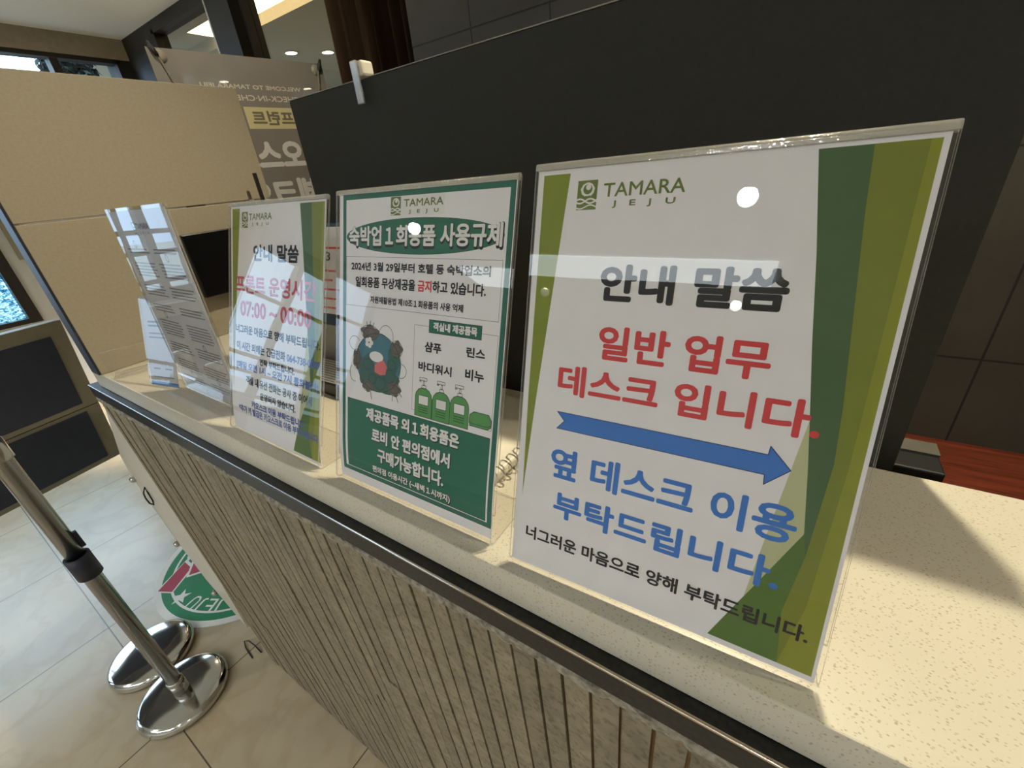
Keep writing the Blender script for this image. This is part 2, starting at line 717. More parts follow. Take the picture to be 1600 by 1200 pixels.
M_ripple = ripple_mat()
for i in range(len(ys) - 1):
    obj('rippled_pane' if i == len(ys) - 2 else 'clear_pane', boxes(((XL - .04, ys[i] + .035, zs0 + .035), (XL - .034, ys[i + 1] - .032, K - .005))), M_ripple if i == len(ys) - 2 else M_glass, win)
    obj('clear_pane', boxes(((XL - .04, ys[i] + .035, K + .03), (XL - .034, ys[i + 1] - .032, .82 + K))), M_glass, win)
    obj('clear_pane', boxes(((XL - .04, ys[i] + .035, .855 + K), (XL - .034, ys[i + 1] - .032, zs1 - .05))), M_glass, win)
obj('clear_pane', boxes(((XL - .04, .64, 1.03 + K), (XL - .034, 1.425, 1.34 + K))), M_glass, win)
obj('clear_pane', boxes(((XL - .04, 1.475, 1.03 + K), (XL - .034, 1.815, 1.34 + K))), M_glass, win)
struct('trim_2', boxes(((XL, .705, .045 + K), (XL + .03, .80, 1.0 + K))), M_beige)

# front wall behind the viewer
struct('wall_front', boxes(((XL - .17, YF - .2, 0), (XR, YF, ZC))), mat('lobby_wall', (224, 224, 222), .7, var=.05))
struct('wall_right', boxes(((XR, YF - .2, 0), (XR + .15, YB, ZC))), mat('lobby_wall', (224, 224, 222)))

# stone wall behind the desk, and its return hidden by the curtain
struct('wall_back', boxes(((-1.16, 1.28, 0), (XR, 1.45, ZC)), ((-1.16, 1.45, 0), (-1.06, YB + .08, ZC))), M_stone)

# glazed partition to the next hall
bm = bmesh.new()
y0, y1 = YB, YB + .08
box(bm, (XL, y0, 0), (-4.24, y1, ZC))
box(bm, (-4.24, y0, 1.45 + K), (-1.16, y1, ZC))
box(bm, (-3.325, y0 - .06, 0), (-3.075, y1, 1.45 + K))
box(bm, (-3.045, y0 - .01, 0), (-3.02, y1, 1.45 + K))
box(bm, (-4.24, y0 - .01, 0), (-4.205, y1, 1.45 + K))
box(bm, (-4.24, y0 - .01, 1.425 + K), (-3.3, y1, 1.45 + K))
box(bm, (-4.24, y0 - .01, 0), (-1.16, y1, .1))
w3 = struct('window_3', bm, M_dkframe)
obj('silver_post', boxes(((-3.395, y0 - .03, 0), (-3.335, y1, 1.45 + K))), mat('post_lamp_sheen', (214, 210, 200), .3), w3)  # pale colour stands in for a lamp's reflection on the metal
for a, b in ((-4.205, -3.395), (-3.02, -2.1), (-2.1, -1.16)):
    obj('glass_pane', boxes(((a, y0 + .035, .1), (b, y0 + .043, 1.43 + K))), M_part, w3)

# the next hall: ceiling with a lit trough
zh = 1.6 + K
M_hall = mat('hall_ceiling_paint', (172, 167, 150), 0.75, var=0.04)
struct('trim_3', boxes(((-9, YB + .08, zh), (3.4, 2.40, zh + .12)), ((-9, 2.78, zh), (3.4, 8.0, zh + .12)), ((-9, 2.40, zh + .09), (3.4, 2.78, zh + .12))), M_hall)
obj('trough_light', boxes(((-4.95, 2.42, zh + .07), (-2.2, 2.76, zh + .088))), mat('trough_glow', (255, 236, 200), 0.5, emit=(255, 226, 176), strength=4.0),
    label='long glowing strip light set in the hall ceiling trough beyond the glass', cat='light')
struct('wall_hall', boxes(((-9.2, 7.8, 0), (3.4, 8.0, zh)), ((-9.2, YB + .08, 0), (-9, 8, zh)), ((3.2, YB + .08, 0), (3.4, 8, zh))), mat('hall_wall', (112, 106, 92), .7))

# ------------------------------------------------------------------ lamps
M_trim = mat('lamp_ring', (225, 222, 214), 0.4)


def downlight(x, y, z, label, power, size=1.9, blend=.5, tgt=None, colr=(1.0, .90, .66), rad=.022, r=.05, group=None, glow=True):
    t = empty('ceiling_downlight', label, 'ceiling light', (x, y, z), group=group)
    obj('lamp_ring', lathe(bmesh.new(), [(r, 0.0), (r + .014, -.002), (r + .015, 0.003), (r + .001, .006), (r, 0.0)], n=28), M_trim, t, True)
    if glow:
        obj('lamp_disc', lathe(bmesh.new(), [(0, .001), (r, .001), (r, .004), (0, .004)], n=28), M_warm, t)
    if power:
        l = bpy.data.lights.new('spot', 'SPOT')
        l.energy = power
        l.spot_size = size
        l.spot_blend = blend
        l.shadow_soft_size = rad
        l.color = colr
        o = bpy.data.objects.new('spot_lamp', l)
        COL.objects.link(o)
        o.location = (x, y, z - .04)
        d = Vector(tgt or (x, y, 0)) - o.location
        o.rotation_euler = d.to_track_quat('-Z', 'Y').to_euler()
    return t


downlight(-.02, .86, ZC - .006, 'round recessed downlight in the ceiling above the staff side of the counter', 66, tgt=(-.1, .25, K))
for x, y, p, lb in ((-.11, -1.80, 14, 'round recessed lobby downlight nearest the counter signs'), (-2.72, -1.85, 36, 'round recessed lobby downlight nearest the entrance glazing'),
                    (2.2, -1.80, 36, 'round recessed lobby downlight nearest the right wall'),
                    (-2.0, -3.6, 24, 'added fill lamp washing the left part of the front wall'), (-.11, -3.6, 45, 'added fill lamp washing the middle of the front wall'),  # the front wall lamps are added to throw light back on the counter
                    (2.2, -3.6, 50, 'added fill lamp washing the right part of the front wall')):
    downlight(x, y, ZC - .006, lb, p, r=.023, tgt=(x, y + .2, 0), size=2.5, blend=.8, rad=.05, colr=(.97, .98, 1))
downlight(1.55, .9, ZC - .006, 'round ceiling downlight over the staff desk at the right', 34, tgt=(.35, .25, K), size=1.1, blend=.8)
downlight(-4.1, 1.25, ZC - .006, 'added fill lamp in the ceiling corner by the glass partition', 330, size=.92, blend=.5, colr=(1, .96, .9))  # added to lift the dim ceiling and beam by bounce off the floor
downlight(-1.32, .80, ZC - .006, 'added fill lamp turned towards the welcome banner', 26, tgt=(-2.3, 1.35, K + .35), size=1.2, blend=.9, colr=(1, .92, .76))  # extra lamp, added only to brighten the banner
for x, y, z, lb in ((-6.26, 3.44, zh, 'hall downlight glowing through the upper left of the banner film'), (-6.2, 4.54, zh, 'hall downlight glowing through the upper right of the banner film'),
                    (-4.77, 3.41, zh, 'brightest round downlight in the hall ceiling beyond the glass'),
                    (-4.555, 3.70, zh, 'round downlight in the hall ceiling seen beside the curtain')):
    downlight(x, y, z - .006, lb, 62, tgt=(x, y, 0), size=2.4, blend=.8, colr=(1, .92, .78), r=.055)
obj('trough_light', bevel(boxes(((-2.9, -3.15, ZC - .03), (.12, -2.70, ZC - .001))), .004), mat('linear_glow', (240, 245, 240), .5, emit=(228, 240, 246), strength=6.0),
    label='long wide white strip light in the lobby ceiling', cat='ceiling light')

# ------------------------------------------------------------------ counter
XA, XB = -1.21, 1.6
ct = obj('countertop', bevel(boxes(((XA, .183, K - .038), (XB, .456, K))), .0014, 2), M_quartz,
         label='cream speckled quartz top of the reception counter carrying the row of sign holders', cat='countertop')
rc = empty('reception_counter', 'reception counter clad in vertical grey-brown stone strips under a dark granite rail', 'counter', (0, .3, 0))


def at(o, parent):
    o.location = -parent.location
    return o


at(obj('core', boxes(((-1.27, .232, 0), (XB, .45, K - .0385))), mat('counter_core', (70, 62, 50), .8), rc), rc)
# stone strips, face leaning in slightly towards the floor
bm = bmesh.new()
pitch = .0262
x = -1.285
ztop = K - .084
k = 0
while x < XB - .03:
    wd = pitch - .0032
    z1 = ztop
    while z1 > .01:
        z0 = z1 - random.uniform(.22, .75)
        if z0 < .12:
            z0 = .004
        j = random.uniform(-.0011, .0011)
        yt, yb = [.181 + j + .031 * (ztop - q) / ztop for q in (z1, z0)]
        e = .0006
        vs = [bm.verts.new(p) for p in ((x, yt, z1), (x + wd, yt, z1), (x + wd, yb, z0 + e), (x, yb, z0 + e),
                                        (x, yt + .016, z1), (x + wd, yt + .016, z1), (x + wd, yb + .016, z0 + e), (x, yb + .016, z0 + e))]
        for q in ((0, 1, 2, 3), (7, 6, 5, 4), (4, 5, 1, 0), (1, 5, 6, 2), (2, 6, 7, 3), (3, 7, 4, 0)):
            bm.faces.new([vs[i] for i in q])
        z1 = z0
    x += pitch
at(obj('stone_strips', bm, M_slat, rc), rc)
bm = bmesh.new()
prism(bm, [(.1865, ztop), (.2175, .003), (.231, .003), (.231, ztop)], lambda a, b, d: (d, a, b), -1.286, XB)
at(obj('joint_backing', bm, M_groove, rc), rc)
bm = bmesh.new()
prism(bm, [(.1725, -.0385), (.1715, -.0395), (.1715, -.0655), (.1735, -.068), (.23, -.068), (.23, -.0385)], lambda a, b, d: (d, a, b + K), -1.25, XB)
at(obj('granite_rail', bm, M_granite, rc), rc)
bm = bmesh.new()
# chipped lower edge of the rail
N = 420
rows = []
for i in range(N + 1):
    xx = -1.25 + (XB + 1.25) * i / N
    r = []
    for q, (yy, zz) in enumerate(((.1738, -.0683), (.1722, -.0700), (.1722, -.0765), (.1738, -.0832), (.19, -.0838), (.19, -.0683))):
        a = .0016 if 0 < q < 4 else 0
        r.append(bm.verts.new((xx, yy + random.uniform(-a, a), zz + K + random.uniform(-a, a))))
    rows.append(r)
for A, B in zip(rows, rows[1:]):
    for q in range(6):
        bm.faces.new((A[q], B[q], B[(q + 1) % 6], A[(q + 1) % 6]))
at(obj('chipped_edge', bm, M_rough, rc), rc)
at(obj('metal_trim', tube(bmesh.new(), [(-1.25, .1722, K - .0398), (XB, .1722, K - .0398)], .0017, 10), M_bronze, rc, True), rc)
# white end board bolted to the left end
bm = bmesh.new()
prism(bm, [(-1.28, -.125), (-1.42, -.152), (-1.615, -.368), (-1.64, -.46), (-1.552, -.714), (-1.475, -.83), (-1.343, -.924), (-1.29, -.95)],
      lambda a, b, d: (a, d, b + K), .2, .218)
wbd = at(obj('end_board', bm, M_white, rc, label='white board at the left end of the counter'), rc)
for px, pz in ((-1.615, -.455), (-1.557, -.704), (-1.44, -.872)):
    b_ = lathe(bmesh.new(), [(0, 0), (.010, 0), (.010, .006), (.007, .012), (0, .013)], n=16)
    bmesh.ops.rotate(b_, verts=b_.verts[:], cent=(0, 0, 0), matrix=Matrix.Rotation(pi / 2, 3, 'X'))
    obj('bolt', b_, M_brushed, wbd, True, loc=(px, .2, pz + K))
pts = [(-1.53, .198, K - .455), (-1.524, .188, K - .468), (-1.514, .185, K - .482), (-1.506, .186, K - .498), (-1.506, .192, K - .508), (-1.514, .196, K - .50), (-1.528, .198, K - .475)]
obj('wire_hook', tube(bmesh.new(), pts, .0022, 8, True), M_black, wbd, True)

# ------------------------------------------------------------------ the three slanted sign holders
C_dk = ink('dark_green', (74, 104, 62))
C_ol = ink('olive', (126, 134, 42))
C_ol2 = ink('olive_light', (146, 150, 46))
C_olv = ink('left_olive', (134, 146, 46))
C_pale = ink('pale_green', (196, 198, 150))
C_mid = ink('mid_green', (86, 118, 48))
C_logo = ink('logo_green', (112, 128, 62))
C_blk = ink('black', (30, 30, 32))
C_red = ink('red', (222, 68, 70))
C_blu = ink('blue', (58, 122, 208))
C_navy = ink('navy_outline', (36, 62, 110))
C_tl = ink('teal', (38, 112, 88))
C_tl2 = ink('teal_frame', (44, 110, 92))
C_wht = ink('white', (240, 236, 232))
C_gry = ink('grey_line', (140, 128, 118))
C_box = ink('box_paper', (226, 216, 208))


def logo(pg, u0, v0, u1, v1, L=3):
    """green square with a white ring and waves"""
    w_, h_ = u1 - u0, v1 - v0
    X = lambda a: u0 + a * w_
    Y = lambda b: v0 + b * h_
    pg.rect(u0, v0, u1, v1, C_logo, L)
    pg.ellstroke(X(.52), Y(.70), .27 * w_, .20 * h_, .075 * w_, C_wht, L + .5, 26)
    pg.ell(X(.55), Y(.77), .13 * w_, .10 * h_, C_wht, L + .6, 18)
    pg.stroke([(X(.30), Y(.86)), (X(.18), Y(.70)), (X(.26), Y(.55)), (X(.40), Y(.48))], .05 * w_, C_wht, L + .7)
    pg.stroke([(X(.72), Y(.86)), (X(.85), Y(.72)), (X(.80), Y(.57)), (X(.68), Y(.48))], .05 * w_, C_wht, L + .7)
    for o_, s_ in ((.0, 1), (.0, -1)):
        pg.stroke([(X(t), Y(.30 + s_ * .075 * sin(2 * pi * t * .95 + .6))) for t in (i / 16 for i in range(17))], .075 * w_, C_wht, L + .7 + .1 * s_)
    pg.stroke([(X(t), Y(.10 + .06 * sin(2 * pi * t * .95 + 3.6))) for t in (i / 16 for i in range(17))], .06 * w_, C_wht, L + .7)


def template(pg):
    """white sheet with the green side bands shared by two of the notices"""
    paper_sheet(pg, 1.2, 4, 209.6, 301.4, M_paper)
    pg.poly([(5.5, 298.6), (25, 298.6), (12.3, 143.8), (6.6, 62), (5.5, 142)], C_olv, 1)
    pg.poly([(160.4, 299.2), (182.6, 299.2), (184.5, 269.7), (193.6, 170.2), (195.4, 138.5), (192.3, 80.7), (189.4, 93.5), (184.6, 132.5), (178.7, 173.5), (174.6, 201.1), (168.3, 248.5)], C_dk, 1)
    pg.poly([(182.6, 299.2), (207, 299.2), (207.4, 178), (207.8, 7.5), (190.2, 11.4 - 3.8), (181, 7.8), (187, 42), (192.3, 80.7), (195.4, 138.5), (193.6, 170.2), (184.5, 269.7)], C_ol, 1)
    pg.poly([(203, 299.2), (207, 299.2), (207.4, 178), (207.8, 7.5), (190, 7.6), (198, 50), (202, 138.5)], C_ol2, 1.6)
    pg.poly([(180.6, 160), (166.6, 43.4), (189.4, 94.3), (184.6, 132.5)], C_pale, 1)
    pg.poly([(189.4, 94.3), (151, 8), (190.2, 7.6), (187, 42), (192.3, 80.7)], C_mid, 1.3)


def bent_profile(lean, H, foot=.062, t=.002, tail=.03):
    """centre line of the folded acrylic sheet, as (back, up), in the leaning frame"""
    def loc(Y, Z):
        return (Y * cos(lean) - Z * sin(lean), Y * sin(lean) + Z * cos(lean))
    P = []
    r = .005
    P.append(loc(foot, t / 2))
    P.append(loc(foot * .5, t / 2))
    # arc between the foot direction and the sheet direction
    a0, a1 = -pi / 2, -pi - lean      # angles on the circle in world (Y, Z)
    cy, cz = r * 1.0 + .001, r + t / 2
    for i in range(9):
        a = a0 + (a1 - a0) * i / 8
        P.append(loc(cy + r * cos(a), cz + r * sin(a)))
    y_end = P[-1][0]
    dy = -.0018 - y_end
    P = [(a + dy, b) for a, b in P]
    P.append((-.0018, H * .5))
    P.append((-.0018, H - .0052))
    P.append((-.0018, H - .003))
    for i in range(1, 8):
        a = pi - pi * i / 8
        P.append((.0018 * cos(a), H - .003 + .0018 * sin(a)))
    P.append((.0018, H - .003))
    P.append((.0018, H - .0052))
    P.append((.0018, tail))
    return P


def sheet_from_profile(P, w_, t, rim=0):
    bm = bmesh.new()
    n = len(P)
    Lp, Rp = [], []
    for i in range(n):
        a = Vector(P[max(i - 1, 0)])
        b = Vector(P[min(i + 1, n - 1)])
        d = (b - a).normalized()
        q = Vector((-d.y, d.x)) * t / 2
        c = Vector(P[i])
        Lp.append(c + q)
        Rp.append(c - q)
    def V(p, x):
        return bm.verts.new((x, p.x, p.y))
    # corners: left-outer, left-inner, right-inner, right-outer
    r0 = [(V(Lp[i], 0), V(Rp[i], 0), V(Rp[i], w_), V(Lp[i], w_)) for i in range(n)]
    for A, B in zip(r0, r0[1:]):
        for q in range(4):
            f = bm.faces.new((A[q], B[q], B[(q + 1) % 4], A[(q + 1) % 4]))
            f.material_index = 1 if q in (0, 2) or (rim and A[0].co.z > rim and B[0].co.z > rim) else 0
    for A in (r0[0], r0[-1]):
        f = bm.faces.new(A)
        f.material_index = 1
    return bm


def holder(x, y, yaw, lean, H, label, W=.2118, foot=.062):
    t = empty('sign_holder', label, 'sign holder', (x, y, K + .0002), (-lean, 0, yaw), group=None)
    obj('acrylic_stand', sheet_from_profile(bent_profile(lean, H, foot), W, .0019, H - .0062), [M_acr, M_acre], t)
    return t


# --- nearest sign: general desk notice
t4 = holder(-.1573, .1938, .0354, .3029, .3065, 'largest nearest clear acrylic sign holder, Korean notice with big blue arrow pointing right', foot=.07)
pg = Page()
template(pg)
logo(pg, 31.1, 275.3, 44.7, 293.4)
pg.text('TAMARA', 49, 98.8, 282.6, 290.8, C_logo, .12)
pg.text('J   E   J   U', 55.5, 94, 275.6, 280.2, C_logo, .15)
pg.text('안내 말씀', 52.9, 159.8, 217.0, 241.0, C_blk, 1.0)
pg.text('일반 업무', 56.1, 157.7, 178.2, 201.4, C_red, .75)
pg.text('데스크 입니다.', 29, 186.3, 149.2, 171.4, C_red, .75, layer=5)
ar = [(30.7, 136.0), (36.8, 129.7), (31.2, 123.2), (164.9, 124.0), (165.3, 118.0), (177.0, 129.7), (165.3, 141.6), (164.9, 136.3)]
pg.poly(ar, C_blu, 4)
pg.stroke(ar, .5, C_navy, 5, True)
pg.text('옆 데스크 이용', 28.8, 185.6, 84.5, 108.6, C_blu, .75, layer=5)
pg.text('부탁드립니다.', 34.1, 182.6, 53.0, 74.4, C_blu, .75, layer=5)
pg.text('너그러운 마음으로 양해 부탁드립니다.', 12.5, 202.3, 27.0, 38.4, C_blk, .35, layer=5)
pg.build('paper_insert', t4)

# --- far sign: front desk hours
t2 = holder(-.6348, .1966, -.0117, .3574, .3065, 'clear acrylic sign holder with Korean front desk hours 07:00 ~ 00:00, third from right')
pg = Page()
template(pg)
logo(pg, 30.8, 274.8, 45.2, 294)
pg.text('TAMARA', 48.6, 102, 283.6, 291.6, C_logo, .14)
pg.text('J   E   J   U', 55.7, 95, 276.3, 280.6, C_logo, .15)
C_pink = ink('rose', (206, 84, 100))
C_blu2 = ink('blue_grey', (84, 102, 168))
pg.text('안내 말씀', 59, 160, 234, 254.6, C_blk, .8)
pg.text('프론트 운영시간', 14.1, 196.3, 192.6, 216.2, C_pink, .7, layer=5)
pg.text('07:00 ~ 00:00', 26, 187.9, 163, 183.3, C_pink, .8, layer=5)
pg.text('너그러운 마음으로 양해 부탁드립니다.', 13.5, 206, 139.8, 151.6, C_blk, .45, layer=5)
s_ = '이 시간 외에는 긴급전화 064-738-0009'
pg.text(s_, 16, 206.5, 117.4, 129.2, C_blk, .4, layer=5, spans=((14, len(s_)),), m2=C_blu2)
pg.text('연락 부탁드립니다.', 75.9, 156.1, 103.6, 112.7, C_blk, .4, layer=5)
s_ = '[매일 오전 1시 ~ 오전 7시 통화불가]'
pg.text(s_, 16, 204.9, 90.2, 102.4, C_blu2, .45, layer=5)
pg.text('객실 내 유선 전화는 공사 중 이어서', 41.2, 193.3, 73.2, 84.6, C_blk, .4, layer=5)
pg.text('운영되지 않습니다.', 77.3, 159.6, 57.8, 67.8, C_blk, .4, layer=5)
pg.text('키오스크 이용 부탁드립니다', 55, 178, 42.6, 52.6, C_blu2, .4, layer=5)
pg.text('*추가 키 발급은 키오스크로 이용 부탁드립니다', 20, 206, 31.4, 41.8, C_blu2, .4, layer=5)
pg.build('paper_insert', t2, curl=5.0, lift=0.0)

# --- middle sign: single-use goods notice
t3 = holder(-.3911, .1958, .0031, .3217, .3044, 'clear acrylic sign holder with green bordered Korean notice and drawn pump bottles')
pg = Page()
paper_sheet(pg, 2.5, 6, 209.8, 300.8, M_paper)
pg.frame(8.3, 16.4, 208.6, 299.2, 4.4, C_tl2, 1)
pg.frame(7.9, 16.0, 209.0, 299.6, .5, C_blk, .8)
pg.rect(75.6, 278.3, 140, 294.2, C_wht, 1)
logo(pg, 75.6, 278.6, 88.3, 294.3)
pg.text('TAMARA', 92.2, 138.5, 285.5, 291.7, C_logo, .12)
pg.text('J   E   J   U', 98.5, 133.4, 278.9, 282.9, C_logo, .14)
pg.ell(107.6, 260.6, 94.3, 15.6, C_blk, 1, 60)
pg.ell(107.6, 260.6, 93.9, 15.2, C_tl, 1.6, 60)
pg.text('숙박업１회용품 사용규제', 16.6, 201.4, 249.6, 270.6, C_blk, 1.2, layer=2.4)
pg.text('숙박업１회용품 사용규제', 17.2, 200.1, 252.0, 270.3, C_wht, .62, layer=4)
pg.frame(12.8, 194.5, 202.2, 242.2, .4, C_gry, 1)
s_ = '2024년 3월 29일부터 호텔 등 숙박업소의'
pg.text(s_, 21, 191.4, 228.9, 237.4, C_blk, .32)
s_ = '일회용품 무상제공을 금지하고 있습니다.'
pg.text(s_, 27.6, 187.9, 213.2, 223.4, C_blk, .34, spans=((11, 13),), m2=C_red)
pg.text('자원재활용법 제10조１회용품의 사용 억제', 49.9, 165.7, 198.8, 205.7, C_blk, .22)
pg.frame(110.4, 104, 203, 183.9, .35, C_gry, 1)
pg.rect(128.2, 178.3, 186.6, 190.1, C_blk, 1.5)
pg.rect(128.8, 178.8, 186.0, 189.6, C_tl, 2)
pg.text('객실내 제공품목', 133.4, 182.2, 180.4, 188.1, C_blk, .6, layer=2.6)
pg.text('객실내 제공품목', 133.4, 182, 180.7, 188.3, C_wht, .35, layer=4.5)
pg.text('샴푸', 124.2, 144, 160.8, 170.3, C_blk, .35)
pg.text('린스', 171.9, 191.5, 162.8, 171.3, C_blk, .35)
pg.text('바디워시', 117.3, 157, 142.6, 151.5, C_blk, .35)
pg.text('비누', 172, 191.8, 143, 153, C_blk, .35)
C_bot = ink('bottle_green', (92, 156, 88))
C_line = ink('outline', (34, 66, 44))


def bottle(u, v):
    body = [(0, 0), (21, 0), (21, 18), (20, 22), (17, 25.5), (13.4, 27), (7.6, 27), (4, 25.5), (1, 22), (0, 18)]
    P = [(u + a, v + b) for a, b in body]
    pg.poly(P, C_bot, 2)
    pg.stroke(P, .6, C_line, 3, True)
    pg.rect(u + 4.5, v + 11.5, u + 16.5, v + 20, C_wht, 3)
    pg.frame(u + 4.2, v + 11.2, u + 16.8, v + 20.3, .5, C_line, 4)
    for q in (8.4, 6.2, 4.0):
        pg.rect(u + 4.5, v + q, u + 16.5, v + q + .6, C_line, 3)
    for a, b, c, d in ((7.8, 27, 13.2, 30), (9.4, 30, 11.6, 34), (4.8, 34, 14.2, 37), (4.8, 32.6, 7.0, 34)):
        pg.rect(u + a, v + b, u + c, v + d, C_wht, 2.2)
        pg.frame(u + a, v + b, u + c, v + d, .45, C_line, 3)


for u, v in ((114.7, 99.8), (136.2, 99.8), (157.2, 100.2)):
    bottle(u, v)
P = [(180.5, 104.5), (199, 104.5), (202.4, 107), (202.4, 113), (199.5, 117.3), (184, 117.3), (179.6, 114), (179.2, 107)]
pg.poly(P, C_bot, 2)
pg.stroke(P, .6, C_line, 3, True)
pg.stroke([(179.4, 108.2), (182.5, 106.6), (199, 106.6), (202.3, 109)], .5, C_line, 3)
# littered globe drawing
C_gl = ink('globe', (72, 122, 136))
C_gl2 = ink('globe_land', (60, 100, 92))
C_deb = ink('debris', (112, 98, 88))
C_tong = ink('tongue', (222, 110, 108))
pg.ell(62, 141, 32, 29, C_gl, 2, 44, .03, .6)
pg.ellstroke(62, 141, 32, 29, .7, C_line, 4.4, 44)
pg.ell(66, 125, 26, 14, C_gl2, 2.4, 30, .1)
pg.ell(47, 131, 13, 17, C_gl2, 2.7, 30, .12, 1)
pg.ell(84, 146, 8, 14, C_gl2, 2.8, 30, .1, 2)
for a, b, r in ((66, 121, 8), (79, 130, 8), (55, 124, 6), (82, 142, 6), (48, 138, 7)):
    pg.ellstroke(a, b, r, r * .8, .5, C_line, 4.2, 20)
for a, b, c, d, q in ((50, 170, 13, 7, 0), (88, 158, 8, 8, 1), (31, 141, 6, 10, 2), (48, 116, 8, 6, 3), (86, 119, 9, 7, 1.5)):
    pg.ell(a, b, c, d, C_deb, 3, 26, .16, q)
    pg.ellstroke(a, b, c * .7, d * .6, .45, C_line, 3.8, 18)
    pg.ellstroke(a, b, c, d, .45, C_line, 3.9, 22)
for j in range(5):
    pg.ell(49 + 3.6 * cos(j * 1.257), 160 + 3.2 * sin(j * 1.257), 2.6, 2.4, C_wht, 4.5 + j * .05, 14)
pg.ell(60, 147, 10, 5.2, C_wht, 4.5, 24)
pg.poly([(58, 131.5), (66, 129.5), (73.5, 131), (75.5, 139), (70.5, 145), (63, 142), (58, 139)], C_tong, 5)
pg.ellstroke(73, 168, 10, 11, .5, C_line, 2, 24, -1.0, 2.6)
pg.ellstroke(27, 157, 8, 7, .5, C_line, 2, 24, .4, 5)
pg.ellstroke(94, 138, 8, 7, .5, C_line, 2, 24, -2.2, 1.4)
pg.ellstroke(27, 126, 7, 9, .5, C_line, 2, 24, 2.2, 5)
for a, b, c, d in ((46, 176, 45, 180), (50, 177, 50.5, 181), (54, 176, 56, 180), (52, 111, 54, 103), (89, 113, 92, 107), (93, 117, 97, 113), (84, 113, 84, 107)):
    pg.stroke([(a, b), (c, d)], .7, C_line, 3)
# lower block
pg.rect(16.2, 21.6, 202.4, 98, C_blk, 1)
pg.rect(16.7, 22.1, 201.9, 97.5, C_tl, 1.6)
for s_, a, b, c, d, bo in (('제공품목 외１회용품은', 46.3, 169.9, 79.6, 93.4, .6), ('로비 안 편의점에서', 55.2, 160.5, 58.6, 72.9, .6),
                           ('구매가능합니다.', 64.1, 153.9, 38.0, 53.4, .6), ('편의점 이용시간 (~새벽１시까지)', 56.2, 162.2, 23.8, 32.4, .3)):
    pg.text(s_, a + .7, b + .9, c - 1.0, d - .6, C_blk, bo * 1.2, layer=2.6)
    pg.text(s_, a, b, c, d, C_wht, bo, layer=4.4)
pg.build('paper_insert', t3, curl=4.5)

# ------------------------------------------------------------------ stands at the far left of the row
C_fade = ink('small_print', (92, 88, 84))
M_flyer = mat('grey_flyer', (190, 184, 176), .5, var=.02)


def print_lines(pg, u0, u1, v, n, step, m, h=1.1, seed=1):
    """lines of print too small to read"""
    r = random.Random(seed)
    for i in range(n):
        a = u0 + r.uniform(0, .06) * (u1 - u0)
        b = u1 - r.uniform(0, .14) * (u1 - u0)
        x_ = a
        while x_ < b:
            wd = r.uniform(1.4, 4.6)
            pg.rect(x_, v - i * step, min(x_ + wd, b), v - i * step + h, m, 2)
            x_ += wd + .7


t1 = empty('flyer_stand', 'upright clear acrylic stand with a grey two-column flyer under bright window reflections', 'sign holder', (-.8708, .2343, K + .0002), (-.0270, 0, -.0127))
bm = bmesh.new()
box(bm, (0, -.0032, .001), (.21, -.0012, .2952))
box(bm, (0, .0012, .001), (.21, .0032, .2952))
for f in bm.faces:
    f.normal_update()
    if abs(f.normal.y) < .5:
        f.material_index = 1
bm2 = obj('acrylic_sheets', bm, [M_acr, M_acre], t1)
bm = bmesh.new()
prism(bm, [(-.026, 0), (.026, 0), (.026, .003), (.0055, .006), (.0055, .03), (.0034, .032), (.0034, .006), (-.0034, .006), (-.0034, .032), (-.0055, .03), (-.0055, .006), (-.026, .003)],
      lambda a, b, d: (d, a, b), .0, .21)
obj('acrylic_foot', bm, [M_acr], t1)
pg = Page()
paper_sheet(pg, 1, 5, 209, 291, M_flyer)
logo(pg, 72, 258, 84, 276, 2)
pg.text('TAMARA', 87, 132, 266, 274, C_fade, .2)
pg.text('J   E   J   U', 94, 126, 259, 263, C_fade, .12)
for c0, c1 in ((14, 98), (112, 196)):
    for q, (v, n) in enumerate(((238, 2), (218, 5), (184, 4), (154, 3), (128, 6), (90, 4), (60, 5), (30, 3))):
        print_lines(pg, c0, c1, v, n, 4.6, C_fade, 1.9, seed=int(c0) + q)
for u, v in ((52, 246), (150, 228), (52, 140), (150, 96), (52, 44), (150, 40)):
    pg.ellstroke(u, v, 4, 5, 1.6, C_fade, 3, 14)
pg.build('flyer', t1)

t0 = empty('leaflet_stand', 'small leaning acrylic leaflet holder with a blue bottom stripe, leftmost on the counter', 'sign holder', (-.956, .208, K + .0002), (-.3, 0, .2))
obj('acrylic_stand', sheet_from_profile(bent_profile(.3, .166, .03), .080, .0016), [M_acr, M_acre], t0)
pg = Page()
paper_sheet(pg, 1, 2.5, 79, 162, M_flyer)
print_lines(pg, 12, 70, 116, 2, 7, C_fade, 3.4, seed=5)
print_lines(pg, 12, 70, 96, 2, 7, C_fade, 2.6, seed=6)
for a in (14, 46):
    print_lines(pg, a, a + 20, 33, 1, 4, C_fade, 2.4, seed=int(a))
print_lines(pg, 8, 72, 18, 1, 3, C_fade, 2.0, seed=9)
pg.rect(1.2, 2.7, 78.8, 10, ink('stripe_blue', (66, 110, 160)), 1.5)
pg.build('leaflet', t0)

te = empty('brochure_rest', 'empty curled clear acrylic brochure rest against the beige partition at the counter corner', 'holder', (-1.078, .188, K + .0002), (0, 0, radians(73)))
P = [(.0, .001)] + [(-.03 + .03 * sin(a), .001 + .024 * (1 - cos(a))) for a in ()]
P = [(.040, .001), (.02, .001), (.008, .0015), (-.002, .004), (-.010, .012), (-.017, .026), (-.023, .045), (-.028, .062)]
obj('curved_sheet', sheet_from_profile(P, .075, .0018), [M_acr, M_acre], te)

